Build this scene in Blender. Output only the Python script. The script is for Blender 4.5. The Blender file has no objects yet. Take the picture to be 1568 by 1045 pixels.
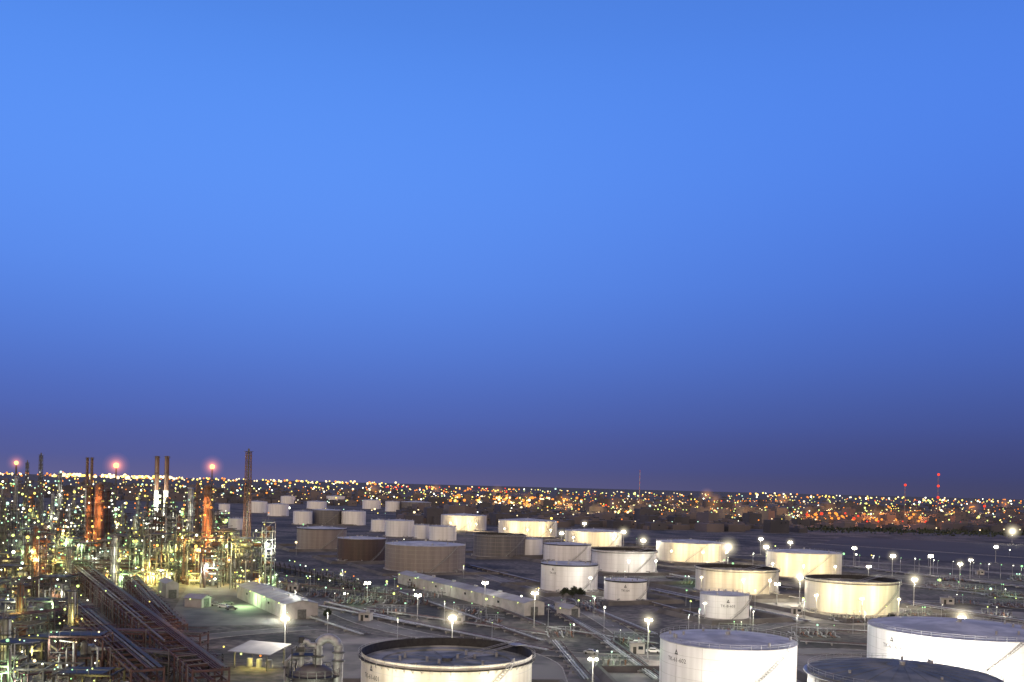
import bpy, math, random
from mathutils import Vector, Matrix
random.seed(11)
rnd=random.random
U=random.uniform
scene=bpy.context.scene
H=50.0; F=1500.0; TH=math.atan(0.0255)
CT,ST=math.cos(TH),math.sin(TH)
# ---- survey helpers (turn bearings / depressions measured from the lookout into ground positions)
def ray(px,py):
    dx=px-784.0; dy=py-744.0
    return dx*CT+dy*ST, -dx*ST+dy*CT
def P(px,py,z=0.0):
    a,b=ray(px,py); d=(H-z)*F/b
    return (a/F*d,d)
def PD(px,py,d):
    a,b=ray(px,py)
    return (a/F*d,d,H-b/F*d)
def srgb(r,g,b):
    def f(c):
        c/=255.0
        return c/12.92 if c<=0.04045 else ((c+0.055)/1.055)**2.4
    return (f(r),f(g),f(b),1)

# ---------------------------------------------------------------- materials
def pm(name,c1,c2=None,scale=1.0,rough=0.7,metal=0.0,bump=0.0,stretch=(1,1,1),lo=0.35,hi=0.65,detail=6,c3=None,s3=0.1):
    m=bpy.data.materials.new(name); m.use_nodes=True
    nt=m.node_tree; b=nt.nodes['Principled BSDF']
    b.inputs['Roughness'].default_value=rough; b.inputs['Metallic'].default_value=metal
    c2=c2 or tuple(x*0.6 for x in c1)
    tc=nt.nodes.new('ShaderNodeTexCoord'); mp=nt.nodes.new('ShaderNodeMapping')
    mp.inputs['Scale'].default_value=stretch
    nt.links.new(tc.outputs['Object'],mp.inputs['Vector'])
    n=nt.nodes.new('ShaderNodeTexNoise'); n.inputs['Scale'].default_value=scale; n.inputs['Detail'].default_value=detail
    nt.links.new(mp.outputs[0],n.inputs['Vector'])
    r=nt.nodes.new('ShaderNodeValToRGB')
    r.color_ramp.elements[0].position=lo; r.color_ramp.elements[0].color=(*c2[:3],1)
    r.color_ramp.elements[1].position=hi; r.color_ramp.elements[1].color=(*c1[:3],1)
    nt.links.new(n.outputs[0],r.inputs[0])
    out=r.outputs[0]
    if c3:
        n3=nt.nodes.new('ShaderNodeTexNoise'); n3.inputs['Scale'].default_value=s3; n3.inputs['Detail'].default_value=8
        nt.links.new(tc.outputs['Object'],n3.inputs['Vector'])
        r3=nt.nodes.new('ShaderNodeValToRGB'); r3.color_ramp.elements[0].position=0.48; r3.color_ramp.elements[1].position=0.60
        nt.links.new(n3.outputs[0],r3.inputs[0])
        mx=nt.nodes.new('ShaderNodeMixRGB'); mx.inputs[2].default_value=(*c3[:3],1)
        nt.links.new(r3.outputs[0],mx.inputs[0]); nt.links.new(out,mx.inputs[1]); out=mx.outputs[0]
    nt.links.new(out,b.inputs['Base Color'])
    if bump:
        bp=nt.nodes.new('ShaderNodeBump'); bp.inputs['Strength'].default_value=bump; bp.inputs['Distance'].default_value=0.2
        nt.links.new(n.outputs[0],bp.inputs['Height']); nt.links.new(bp.outputs[0],b.inputs['Normal'])
    return m
def em(name,c,s):
    m=bpy.data.materials.new(name); m.use_nodes=True; nt=m.node_tree
    nt.nodes.remove(nt.nodes['Principled BSDF'])
    e=nt.nodes.new('ShaderNodeEmission'); e.inputs[0].default_value=(*c,1); e.inputs[1].default_value=s
    nt.links.new(e.outputs[0],nt.nodes['Material Output'].inputs['Surface'])
    try: m.cycles.emission_sampling='NONE'
    except: pass
    return m
def glow_vol(name,c,s):  # self-emitting volume that imitates the soft glow around lamps
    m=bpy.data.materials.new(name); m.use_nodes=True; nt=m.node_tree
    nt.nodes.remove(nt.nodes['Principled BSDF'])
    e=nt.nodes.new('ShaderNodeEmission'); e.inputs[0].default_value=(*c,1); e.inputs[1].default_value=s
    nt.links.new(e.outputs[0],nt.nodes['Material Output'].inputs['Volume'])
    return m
STR=(1,1,0.06)
M={}
M['white']=pm('tank_white_paint',(0.80,0.79,0.78),(0.64,0.63,0.62),0.4,0.45,stretch=STR,bump=0.03)
M['cream']=pm('tank_cream_paint',(0.78,0.75,0.66),(0.58,0.54,0.44),0.4,0.5,stretch=STR,bump=0.03)
M['tan']=pm('tank_tan_cladding',(0.235,0.20,0.19),(0.18,0.152,0.145),0.4,0.6,stretch=STR)
M['brown']=pm('tank_brown_cladding',(0.085,0.055,0.048),(0.055,0.038,0.034),0.4,0.6,stretch=STR)
M['grey']=pm('tank_grey_cladding',(0.15,0.142,0.15),(0.105,0.10,0.106),0.4,0.6,stretch=STR)
M['roofgrey']=pm('tank_roof_deck',(0.20,0.205,0.20),(0.09,0.10,0.095),0.25,0.7,c3=(0.31,0.31,0.30),s3=0.12)
M['domegreen']=pm('tank_dome_sheet',(0.13,0.135,0.12),(0.07,0.075,0.068),0.25,0.6,c3=(0.17,0.17,0.15),s3=0.12)
M['roofwhite']=pm('tank_cone_roof',(0.50,0.50,0.50),(0.36,0.36,0.36),0.25,0.6,c3=(0.30,0.30,0.30),s3=0.15)
M['rim']=pm('rim_seal_dark',(0.03,0.028,0.025),(0.015,0.014,0.013),1.0,0.8)
M['seam']=pm('weld_seam',(0.57,0.56,0.53),(0.45,0.44,0.42),1.0,0.6)
M['lseam']=pm('cladding_band',(0.34,0.30,0.275),(0.26,0.23,0.21),1.0,0.5)
M['bseam']=pm('cladding_band_brown',(0.12,0.085,0.07),(0.09,0.062,0.05),1.0,0.5)
M['galv']=pm('galvanised_steel',(0.40,0.40,0.40),(0.24,0.24,0.24),1.5,0.5,0.3)
M['steel']=pm('painted_grey_steel',(0.13,0.13,0.13),(0.065,0.065,0.065),1.2,0.6,0.2)
M['dark']=pm('dark_steel',(0.05,0.047,0.045),(0.022,0.022,0.022),1.0,0.6,0.2)
M['maroon']=pm('oxide_red_steel',(0.10,0.048,0.045),(0.048,0.027,0.027),0.8,0.7)
M['pipegrey']=pm('insulated_pipe_dull',(0.15,0.135,0.135),(0.08,0.072,0.074),0.3,0.6,0.2)
M['rust']=pm('rust_column',(0.22,0.10,0.062),(0.10,0.05,0.035),0.6,0.7,stretch=(1,1,.3))
M['alu']=pm('aluminium_cladding',(0.40,0.40,0.40),(0.22,0.22,0.22),0.7,0.4,0.4)
M['conc']=pm('concrete',(0.32,0.30,0.28),(0.18,0.17,0.16),0.5,0.9)
M['bund']=pm('earth_bund',(0.13,0.117,0.106),(0.065,0.06,0.056),0.12,0.95,bump=0.3)
M['road']=pm('road_asphalt',(0.11,0.104,0.10),(0.06,0.058,0.057),0.12,0.85,c3=(0.16,0.15,0.14),s3=0.03)
M['kerb']=pm('kerb_concrete',(0.34,0.32,0.30),(0.20,0.19,0.18),0.6,0.9)
M['line']=pm('road_paint',(0.5,0.5,0.47),(0.18,0.18,0.17),1.5,0.7)
M['pave']=pm('yard_paving',(0.17,0.157,0.146),(0.08,0.076,0.073),0.08,0.9,c3=(0.24,0.22,0.20),s3=0.05)
M['shed']=pm('shed_cladding',(0.38,0.355,0.35),(0.26,0.245,0.24),0.3,0.6)
M['shedroof']=pm('shed_roof_sheet',(0.32,0.31,0.325),(0.19,0.182,0.192),0.10,0.6)
M['win']=pm('window_glass',(0.03,0.04,0.05),(0.02,0.02,0.03),1,0.1)
M['red']=pm('red_paint',(0.45,0.05,0.03),(0.3,0.04,0.03),0.5,0.6)
M['black']=pm('black_paint',(0.04,0.04,0.04),(0.025,0.025,0.025),1,0.6)
M['leaf']=pm('foliage',(0.045,0.055,0.03),(0.02,0.028,0.016),0.8,0.8)
M['bark']=pm('bark',(0.10,0.07,0.05),(0.05,0.04,0.03),3,0.9)
M['tyre']=pm('tyre_rubber',(0.02,0.02,0.02),(0.015,0.015,0.015),3,0.9)
M['city1']=pm('city_plaster_hazed',(0.15,0.125,0.13),(0.09,0.08,0.088),0.02,0.9)  # hazy distance painted in: wall colour kept darker and cooler
M['city2']=pm('city_block_hazed',(0.085,0.08,0.095),(0.05,0.05,0.06),0.02,0.9)  # darkened and blued in the colour itself to mimic hazy air
E={}
E['white']=em('lamp_cool_white',(1,1,0.80),4.5)
E['warm']=em('lamp_warm_white',(1,0.76,0.40),2.8)
E['yellow']=em('lamp_sodium_yellow',(1,0.78,0.16),2.5)
E['green']=em('lamp_mercury_green',(0.42,0.95,0.42),1.7)
E['lime']=em('lamp_lime',(0.82,1,0.28),2.3)
E['cyan']=em('lamp_mercury_cyan',(0.60,1,0.76),2.0)
E['orange']=em('lamp_sodium_orange',(1,0.30,0.05),1.9)
E['red']=em('lamp_red',(1,0.06,0.03),1.7)
E['flood']=em('lamp_floodlight',(1,0.95,0.75),40)
E['flame']=em('flare_flame',(1,0.36,0.10),5)
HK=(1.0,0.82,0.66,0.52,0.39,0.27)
HZ={'w':[glow_vol('glow_shell_w%d'%i,(1,0.88,0.60),s) for i,s in enumerate((0.004,0.009,0.018,0.04,0.10,0.30))],
    'o':[glow_vol('glow_shell_o%d'%i,(1,0.30,0.14),s) for i,s in enumerate((0.0020,0.004,0.008,0.016,0.035,0.09))],
    'c':[glow_vol('glow_shell_c%d'%i,(1,0.45,0.14),s) for i,s in enumerate((0.0004,0.0007,0.0010,0.0013,0.0016,0.002))]}

# ---------------------------------------------------------------- mesh builder
ICO=None
def ico():
    global ICO
    if ICO: return ICO
    t=(1+5**.5)/2
    v=[(-1,t,0),(1,t,0),(-1,-t,0),(1,-t,0),(0,-1,t),(0,1,t),(0,-1,-t),(0,1,-t),(t,0,-1),(t,0,1),(-t,0,-1),(-t,0,1)]
    v=[Vector(a).normalized() for a in v]
    f=[(0,11,5),(0,5,1),(0,1,7),(0,7,10),(0,10,11),(1,5,9),(5,11,4),(11,10,2),(10,7,6),(7,1,8),(3,9,4),(3,4,2),(3,2,6),(3,6,8),(3,8,9),(4,9,5),(2,4,11),(6,2,10),(8,6,7),(9,8,1)]
    ICO=(v,f); return ICO
class MB:
    def __init__(s): s.v=[];s.f=[];s.m=[];s.s=[];s.mats=[]
    def add(s,vs,fs,mat,sm=False):
        if mat not in s.mats: s.mats.append(mat)
        k=s.mats.index(mat); o=len(s.v)
        s.v.extend([tuple(v) for v in vs])
        for f in fs:
            s.f.append(tuple(i+o for i in f)); s.m.append(k); s.s.append(sm)
    def box(s,c,sz,mat,rz=0):
        cx,cy,cz=c; a,b,h=sz[0]/2,sz[1]/2,sz[2]/2; co,si=math.cos(rz),math.sin(rz)
        vs=[]
        for z in (-h,h):
            for x,y in ((-a,-b),(a,-b),(a,b),(-a,b)):
                vs.append((cx+x*co-y*si,cy+x*si+y*co,cz+z))
        s.add(vs,[(3,2,1,0),(4,5,6,7),(0,1,5,4),(1,2,6,5),(2,3,7,6),(3,0,4,7)],mat)
    def bar(s,a,b,w,mat,h=None):
        a=Vector(a);b=Vector(b);d=b-a
        if d.length<1e-4: return
        d.normalize(); up=Vector((0,0,1)) if abs(d.z)<0.95 else Vector((1,0,0))
        x=d.cross(up).normalized()*w/2; y=x.cross(d).normalized()*((h or w)/2)
        vs=[a-x-y,a+x-y,a+x+y,a-x+y,b-x-y,b+x-y,b+x+y,b-x+y]
        s.add(vs,[(3,2,1,0),(4,5,6,7),(0,1,5,4),(1,2,6,5),(2,3,7,6),(3,0,4,7)],mat)
    def cyl(s,a,b,r0,r1,mat,n=12,caps=True,sm=True):
        a=Vector(a);b=Vector(b);d=(b-a).normalized(); up=Vector((0,0,1)) if abs(d.z)<0.95 else Vector((1,0,0))
        x=d.cross(up).normalized(); y=x.cross(d).normalized()
        vs=[];
        for p,r in ((a,r0),(b,r1)):
            for i in range(n):
                t=2*math.pi*i/n; vs.append(p+x*r*math.cos(t)+y*r*math.sin(t))
        s.add(vs,[(i,(i+1)%n,n+(i+1)%n,n+i) for i in range(n)],mat,sm)
        if caps:
            s.add(vs[:n],[tuple(range(n))[::-1]],mat); s.add(vs[n:],[tuple(range(n))],mat)
    def tube(s,pts,r,mat,n=8):
        pts=[Vector(p) for p in pts]; rings=[]; last=None
        for i,p in enumerate(pts):
            d=(pts[min(i+1,len(pts)-1)]-pts[max(i-1,0)]).normalized()
            up=Vector((0,0,1)) if abs(d.z)<0.95 else Vector((0,1,0))
            x=d.cross(up)
            if last is not None and x.dot(last)<0: x=-x
            x.normalize(); last=x; y=x.cross(d).normalized()
            rings.append([p+x*r*math.cos(2*math.pi*k/n)+y*r*math.sin(2*math.pi*k/n) for k in range(n)])
        vs=[v for q in rings for v in q]; fs=[]
        for i in range(len(pts)-1):
            for k in range(n): fs.append((i*n+k,i*n+(k+1)%n,(i+1)*n+(k+1)%n,(i+1)*n+k))
        s.add(vs,fs,mat,True)
    def lathe(s,prof,mat,n=48,c=(0,0),sm=True,a0=0,a1=None):
        full=a1 is None; a1=2*math.pi if full else a1
        m=n if full else n+1; vs=[];fs=[]
        for r,z in prof:
            for i in range(m):
                t=a0+(a1-a0)*i/n; vs.append((c[0]+r*math.cos(t),c[1]+r*math.sin(t),z))
        for j in range(len(prof)-1):
            for i in range(n):
                k=(i+1)%m
                fs.append((j*m+i,j*m+k,(j+1)*m+k,(j+1)*m+i))
        s.add(vs,fs,mat,sm)
    def globe(s,c,r,mat):
        v,f=ico(); c=Vector(c); s.add([c+q*r for q in v],f,mat,True)
    def obj(s,name,loc=(0,0,0),rz=0,parent=None):
        me=bpy.data.meshes.new(name); me.from_pydata(s.v,[],s.f)
        for m in s.mats: me.materials.append(m)
        me.polygons.foreach_set('material_index',s.m); me.polygons.foreach_set('use_smooth',s.s)
        me.update(); o=bpy.data.objects.new(name,me); o.location=loc; o.rotation_euler=(0,0,rz)
        scene.collection.objects.link(o)
        if parent: o.parent=parent
        return o
def light(parent,loc,W,c=(1,0.93,0.75),r=0.4,name='lamp_or_fill_light'):
    l=bpy.data.lights.new(name,'POINT'); l.energy=W; l.color=c; l.shadow_soft_size=r
    o=bpy.data.objects.new(name,l); o.location=loc; scene.collection.objects.link(o); o.parent=parent; return o
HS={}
def halo(parent,loc,R,kind='w'):  # nested emissive shells added as a glow, nothing in the air is lit
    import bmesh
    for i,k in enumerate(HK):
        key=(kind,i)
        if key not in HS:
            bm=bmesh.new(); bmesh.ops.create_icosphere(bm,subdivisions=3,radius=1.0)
            me=bpy.data.meshes.new('glow_shell'); bm.to_mesh(me); bm.free(); me.materials.append(HZ[kind][i]); HS[key]=me
        o=bpy.data.objects.new('glow_shell',HS[key]); o.location=loc; o.scale=(R*k,)*3
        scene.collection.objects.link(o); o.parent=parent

# ---------------------------------------------------------------- world
w=bpy.data.worlds.new('World'); scene.world=w; w.use_nodes=True; nt=w.node_tree
for n in list(nt.nodes): nt.nodes.remove(n)
out=nt.nodes.new('ShaderNodeOutputWorld')
sky=nt.nodes.new('ShaderNodeTexSky'); sky.sky_type='NISHITA'; sky.sun_disc=False
sky.sun_elevation=math.radians(1.0); sky.sun_rotation=math.radians(205); sky.altitude=50; sky.dust_density=2.0
bgs=nt.nodes.new('ShaderNodeBackground'); bgs.inputs[1].default_value=0.012
nt.links.new(sky.outputs[0],bgs.inputs[0])
tc=nt.nodes.new('ShaderNodeTexCoord'); sp=nt.nodes.new('ShaderNodeSeparateXYZ'); nt.links.new(tc.outputs['Generated'],sp.inputs[0])
def ramp(st):
    r=nt.nodes.new('ShaderNodeValToRGB'); el=r.color_ramp.elements
    while len(el)<len(st): el.new(0.5)
    for e,(p,c) in zip(el,st): e.position=p; e.color=srgb(*c)
    r.color_ramp.interpolation='B_SPLINE'
    nt.links.new(sp.outputs[2],r.inputs[0]); return r
rl=ramp([(0.0,(100,98,142)),(0.02,(82,90,148)),(0.065,(74,98,178)),(0.13,(80,120,212)),(0.20,(88,138,236)),(0.30,(92,148,248)),(0.42,(80,138,238)),(0.62,(60,100,180)),(1.0,(48,72,130))])
rr=ramp([(0.0,(70,70,100)),(0.02,(62,68,112)),(0.065,(58,76,142)),(0.13,(64,96,182)),(0.20,(68,110,208)),(0.30,(76,127,232)),(0.42,(76,130,234)),(0.62,(58,98,178)),(1.0,(48,72,130))])
mr=nt.nodes.new('ShaderNodeMapRange'); mr.interpolation_type='SMOOTHSTEP'
mr.inputs['From Min'].default_value=-0.25; mr.inputs['From Max'].default_value=0.55
nt.links.new(sp.outputs[0],mr.inputs['Value'])
mx=nt.nodes.new('ShaderNodeMixRGB'); nt.links.new(mr.outputs[0],mx.inputs[0]); nt.links.new(rl.outputs[0],mx.inputs[1]); nt.links.new(rr.outputs[0],mx.inputs[2])
# warm afterglow added to the unseen sky behind the viewpoint, balancing the blue
mr2=nt.nodes.new('ShaderNodeMapRange'); mr2.interpolation_type='SMOOTHSTEP'
mr2.inputs['From Min'].default_value=0.25; mr2.inputs['From Max'].default_value=-0.7
nt.links.new(sp.outputs[1],mr2.inputs['Value'])
mx2=nt.nodes.new('ShaderNodeMixRGB'); mx2.inputs[2].default_value=(1.0,0.78,0.64,1)
nt.links.new(mr2.outputs[0],mx2.inputs[0]); nt.links.new(mx.outputs[0],mx2.inputs[1])
bg=nt.nodes.new('ShaderNodeBackground'); bg.inputs[1].default_value=1.0; nt.links.new(mx2.outputs[0],bg.inputs[0])
ad=nt.nodes.new('ShaderNodeAddShader'); nt.links.new(bgs.outputs[0],ad.inputs[0]); nt.links.new(bg.outputs[0],ad.inputs[1])
nt.links.new(ad.outputs[0],out.inputs[0])
sl=bpy.data.lights.new('afterglow_fill','SUN'); sl.energy=0.45; sl.angle=math.radians(45); sl.color=(1,0.86,0.72)  # soft warm fill added from behind the view to offset the blue sky
so=bpy.data.objects.new('afterglow_fill',sl); scene.collection.objects.link(so)
so.rotation_euler=Vector((0.42,0.9,-0.35)).to_track_quat('-Z','Y').to_euler()

# ---------------------------------------------------------------- ground
g=MB(); S=60000
g.add([(-S,-3000,0),(S,-3000,0),(S,S,0),(-S,S,0)],[(0,1,2,3)],None)
gm=pm('ground_soil',(0.095,0.087,0.08),(0.028,0.027,0.026),0.015,0.95,c3=(0.135,0.122,0.11),s3=0.03,detail=12,lo=.38,hi=.60)
nt=gm.node_tree; b=nt.nodes['Principled BSDF']
nf=nt.nodes.new('ShaderNodeTexNoise'); nf.inputs['Scale'].default_value=0.35; nf.inputs['Detail'].default_value=8
tcn=[n for n in nt.nodes if n.type=='TEX_COORD'][0]; nt.links.new(tcn.outputs['Object'],nf.inputs['Vector'])
src=b.inputs['Base Color'].links[0].from_socket
mm=nt.nodes.new('ShaderNodeMixRGB'); mm.blend_type='MULTIPLY'; mm.inputs[0].default_value=0.9
rp=nt.nodes.new('ShaderNodeValToRGB'); rp.color_ramp.elements[0].position=.38; rp.color_ramp.elements[0].color=(.35,.35,.35,1); rp.color_ramp.elements[1].position=.62; rp.color_ramp.elements[1].color=(1.35,1.3,1.25,1)
nt.links.new(nf.outputs[0],rp.inputs[0]); nt.links.new(src,mm.inputs[1]); nt.links.new(rp.outputs[0],mm.inputs[2]); nt.links.new(mm.outputs[0],b.inputs['Base Color'])
g.mats=[gm]; g.m=[0]; g.obj('ground')

def strip(b,pts,w,z,mat):
    pts=[Vector((p[0],p[1],0)) for p in pts]; L=[];Rr=[]
    for i,p in enumerate(pts):
        d=(pts[min(i+1,len(pts)-1)]-pts[max(i-1,0)]).normalized(); n=Vector((-d.y,d.x,0))
        L.append((p.x+n.x*w/2,p.y+n.y*w/2,z)); Rr.append((p.x-n.x*w/2,p.y-n.y*w/2,z))
    k=len(pts); b.add(L+Rr,[(k+i,k+i+1,i+1,i) for i in range(k-1)],mat)
def smooth(pts):
    pts=[Vector((p[0],p[1])) for p in pts]
    for _ in range(3):
        q=[pts[0]]
        for a,c in zip(pts[:-1],pts[1:]): q+= [a*.75+c*.25,a*.25+c*.75]
        q.append(pts[-1]); pts=q
    return [(p.x,p.y) for p in pts]
ri=0
def road(pts,w=8,lines=True):
    global ri
    b=MB(); z=0.02+0.008*ri; ri+=1; pts=smooth(pts)
    strip(b,pts,w,z,M['road'])
    for sgn in (-1,1):
        q=[Vector((p[0],p[1],0)) for p in pts]; o=[]
        for i,p in enumerate(q):
            d=(q[min(i+1,len(q)-1)]-q[max(i-1,0)]).normalized(); n=Vector((-d.y,d.x,0))*sgn*(w/2+0.15)
            o.append(p+n)
        for i in range(len(o)-1): b.bar((o[i].x,o[i].y,0.06),(o[i+1].x,o[i+1].y,0.06),0.3,M['kerb'],0.16+0.01*ri/10)
    if lines:
        for i in range(len(pts)-1):
            a=Vector((*pts[i],0)); c=Vector((*pts[i+1],0)); d=(c-a); n=int(d.length//9)
            if n<1: continue
            d.normalize()
            for k in range(n):
                s=a+d*(k*9+1); e=s+d*3.5; strip(b,[(s.x,s.y),(e.x,e.y)],0.2,z+0.005,M['line'])
    b.obj('road')
road([P(845,1060),P(830,1000),P(560,962),P(470,905),P(405,880)],9)
road([P(830,1000),P(1010,1012),P(1240,996),P(1345,1000),P(1600,1030)],9)
road([P(1010,1012),P(930,950),P(860,918),P(700,868),P(560,835)],8)
road([P(1150,965),P(1390,915),P(1620,936)],8)
road([P(1000,895),P(1180,925),P(1390,960),P(1640,1000)],7)
road([P(1115,850),P(1300,858),P(1620,885)],8)
road([P(480,962),P(300,975),P(150,1010)],8)
road([P(1240,832),P(1620,858)],8)
b=MB()
def quad(pts,z,mat): b.add([(p[0],p[1],z) for p in pts],[tuple(range(len(pts)))],mat)
quad([P(430,1080),P(850,1080),P(790,990),P(500,970)],0.006,M['pave'])
quad([P(860,1070),P(1350,1070),P(1320,1005),P(880,1000)],0.010,M['pave'])
quad([P(250,960),P(500,955),P(440,890),P(290,893)],0.014,M['road'])
quad([P(1190,950),P(1600,975),P(1600,940),P(1150,915)],0.008,M['pave'])
b.obj('yard_pavement')

# ---------------------------------------------------------------- storage tanks
def text_on(parent,txt,R,ang,z,size):
    cu=bpy.data.curves.new('t','FONT'); cu.body=txt; cu.size=size; cu.align_x='CENTER'; cu.resolution_u=2
    to=bpy.data.objects.new('t',cu); scene.collection.objects.link(to)
    dg=bpy.context.evaluated_depsgraph_get(); me=bpy.data.meshes.new_from_object(to.evaluated_get(dg))
    bpy.data.objects.remove(to)
    for v in me.vertices:
        t=ang+v.co.x/R; zz=z+v.co.y
        v.co=((R+0.06)*math.cos(t),(R+0.06)*math.sin(t),zz)
    me.materials.clear(); me.materials.append(M['black'])
    o=bpy.data.objects.new('tank_number',me); scene.collection.objects.link(o); o.parent=parent
TANKS=[]
def tank(X,Y,R,h,mat='white',kind='cone',ribs=False,text=None,ta=-0.7,stair=True,darkrim=False,det=1):
    b=MB(); n=96 if det>1 else (64 if det else 32); W=M[mat]
    nc=max(3,int(h/2.3))
    b.lathe([(R,0),(R,h)],W,n)
    b.lathe([(R+0.9,0),(R+0.9,0.35),(R,0.4)],M['conc'],n)
    seam=M['lseam'] if mat in('tan','grey') else (M['bseam'] if mat=='brown' else M['seam'])
    for i in range(1,nc):
        z=h*i/nc; k=0.07 if not ribs else 0.13
        b.lathe([(R,z-k/2),(R+0.03,z-k/2),(R+0.03,z+k/2),(R,z+k/2)],seam,n,sm=False)
    if ribs:
        m=22
        for i in range(m):
            t=2*math.pi*i/m; b.box(((R+0.03)*math.cos(t),(R+0.03)*math.sin(t),h/2),(0.08,0.09,h-0.4),seam,t)
    elif det:
        m=14
        for i in range(m):
            t=2*math.pi*i/m+0.1; b.box(((R+0.02)*math.cos(t),(R+0.02)*math.sin(t),h/2),(0.05,0.08,h-0.5),M['seam'] if mat in('white','cream') else seam,t)
    if kind=='open':
        zi=h-1.9
        b.lathe([(R,h),(R-0.12,h),(R-0.12,zi-1)],M['rim'] ,n)
        b.lathe([(R,h-1.0),(R+0.75,h-1.0),(R+0.75,h-0.82),(R,h-0.82)],M['rim'] if darkrim else M['galv'],n,sm=False)
        b.lathe([(R-0.12,zi),(R-1.3,zi+0.25),(R-1.3,zi-0.05),(R-4.5,zi-0.0),(R-4.5,zi-0.35),(0.01,zi-0.2)],M['roofgrey'],n,sm=False)
        for i in range(10):
            t=2*math.pi*i/10; b.bar(((R-4.6)*math.cos(t),(R-4.6)*math.sin(t),zi-0.1),(2*math.cos(t),2*math.sin(t),zi-0.05),0.12,M['roofgrey'])
        b.cyl((0,0,zi-0.3),(0,0,zi+0.5),1.2,1.2,M['steel'],16)
        for i in range(12):
            a=U(0,6.28); r=U(0.2,.8)*R; b.cyl((r*math.cos(a),r*math.sin(a),zi-0.3),(r*math.cos(a),r*math.sin(a),zi+0.8),0.35,0.35,M['galv'],8)
        a=0.6
        p0=Vector(((R)*math.cos(a),R*math.sin(a),h+0.2)); p1=Vector((R*.25*math.cos(a),R*.25*math.sin(a),zi))
        for s in(-0.5,0.5):
            off=Vector((-math.sin(a)*s,math.cos(a)*s,0)); b.bar(p0+off,p1+off,0.15,M['galv']); b.bar(p0+off+Vector((0,0,.9)),p1+off+Vector((0,0,.9)),0.08,M['galv'])
        b.box((p0.x,p0.y,h+0.1),(3,3,0.15),M['galv'],a)
        if det>1:
            for i in range(60):
                t=2*math.pi*i/60; b.bar(((R+.05)*math.cos(t),(R+.05)*math.sin(t),h-1.7),((R+.65)*math.cos(t),(R+.65)*math.sin(t),h-1.05),.14,M['seam'])
    else:
        ch=R*0.075 if kind=='cone' else R*0.10
        pr=[(R+0.15,h-0.15),(R+0.15,h+0.02)]
        for i in range(9):
            q=i/8; pr.append((max(0.01,R*(1-q)),h+0.03+(ch*q if kind=='cone' else ch*math.sin(q*math.pi/2))))
        b.lathe(pr,M['roofwhite'] if kind=='cone' else M['domegreen'],n,sm=False)
        b.cyl((0,0,h+ch-0.2),(0,0,h+ch+0.8),0.6,0.6,M['galv'],10)
        for i in range(7):
            a=U(0,6.28); r=R*U(.55,.93); zc=h+ch*(1-r/R)
            b.cyl((r*math.cos(a),r*math.sin(a),zc-0.2),(r*math.cos(a),r*math.sin(a),zc+0.9),0.3,0.3,M['galv'],8)
        if kind=='dome':
            for i in range(24):
                t=2*math.pi*i/24; pts=[(R*(1-q/6)*math.cos(t),R*(1-q/6)*math.sin(t),h+0.06+ch*math.sin(q/6*math.pi/2)) for q in range(6)]
                for j in range(5): b.bar(pts[j],pts[j+1],0.08,M['domegreen'])
            b.lathe([(R+.2,h-.5),(R+.9,h-.5),(R+.9,h-.3),(R+.1,h-.3)],M['alu'],n,sm=False)
        if darkrim: b.lathe([(R+0.02,h-0.5),(R+0.2,h-0.5),(R+0.2,h+0.1)],M['rim'],n,sm=False)
    if det:
        rr=R+(0.7 if kind=='open' else 0.05); zb=h-0.85 if kind=='open' else h
        m=int(2*math.pi*R/2.4)
        for i in range(m):
            t=2*math.pi*i/m; b.bar((rr*math.cos(t),rr*math.sin(t),zb),(rr*math.cos(t),rr*math.sin(t),zb+1.1),0.06,M['galv'])
        for zz in(0.6,1.1): b.lathe([(rr,zb+zz-0.03),(rr+0.03,zb+zz-0.03),(rr+0.03,zb+zz+0.03),(rr,zb+zz+0.03)],M['galv'],n,sm=False)
    if stair:
        a0=math.atan2(-Y,-X)+U(-0.3,0.6); span=h*1.25/R; ns=int(h/0.45); prev=None
        for i in range(ns+1):
            t=a0+span*i/ns; z=h*i/ns; rr=R+0.55
            b.box((rr*math.cos(t),rr*math.sin(t),z),(0.9,0.5,0.06),M['galv'],t)
            p=Vector(((R+1.0)*math.cos(t),(R+1.0)*math.sin(t),z))
            if prev is not None:
                b.bar(prev,p,0.06,M['galv'],0.25); b.bar(prev+Vector((0,0,1.05)),p+Vector((0,0,1.05)),0.07,M['galv'])
            if i%3==0: b.bar(p,p+Vector((0,0,1.05)),0.06,M['galv'])
            prev=p
    for i in range(3):
        t=math.atan2(-Y,-X)+U(-1.2,1.2)
        b.cyl((R*math.cos(t),R*math.sin(t),1.1),((R+3)*math.cos(t),(R+3)*math.sin(t),1.1),0.3,0.3,M['galv'],8)
        b.cyl(((R+3)*math.cos(t),(R+3)*math.sin(t),1.4),((R+3)*math.cos(t),(R+3)*math.sin(t),0),0.3,0.3,M['galv'],8)
    o=b.obj('storage_tank',(X,Y,0)); TANKS.append((X,Y,R,h))
    if text:
        a=math.atan2(-Y,-X)+ta
        text_on(o,text,R,a,h-4.4,1.45)
        e=MB()
        pts=[(math.cos(1.57+k*2.094)*0.7,math.sin(1.57+k*2.094)*0.9) for k in range(3)]
        vs=[((R+0.06)*math.cos(a+x/R),(R+0.06)*math.sin(a+x/R),h-2.2+y) for x,y in pts]
        e.add(vs,[(0,1,2)],M['black']); e.add([((R+0.08)*math.cos(a+x*.35/R),(R+0.08)*math.sin(a+x*.35/R),h-2.2+y*.35) for x,y in pts],[(0,1,2)],M['white']); e.obj('tank_emblem',parent=o)
    return o
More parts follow.
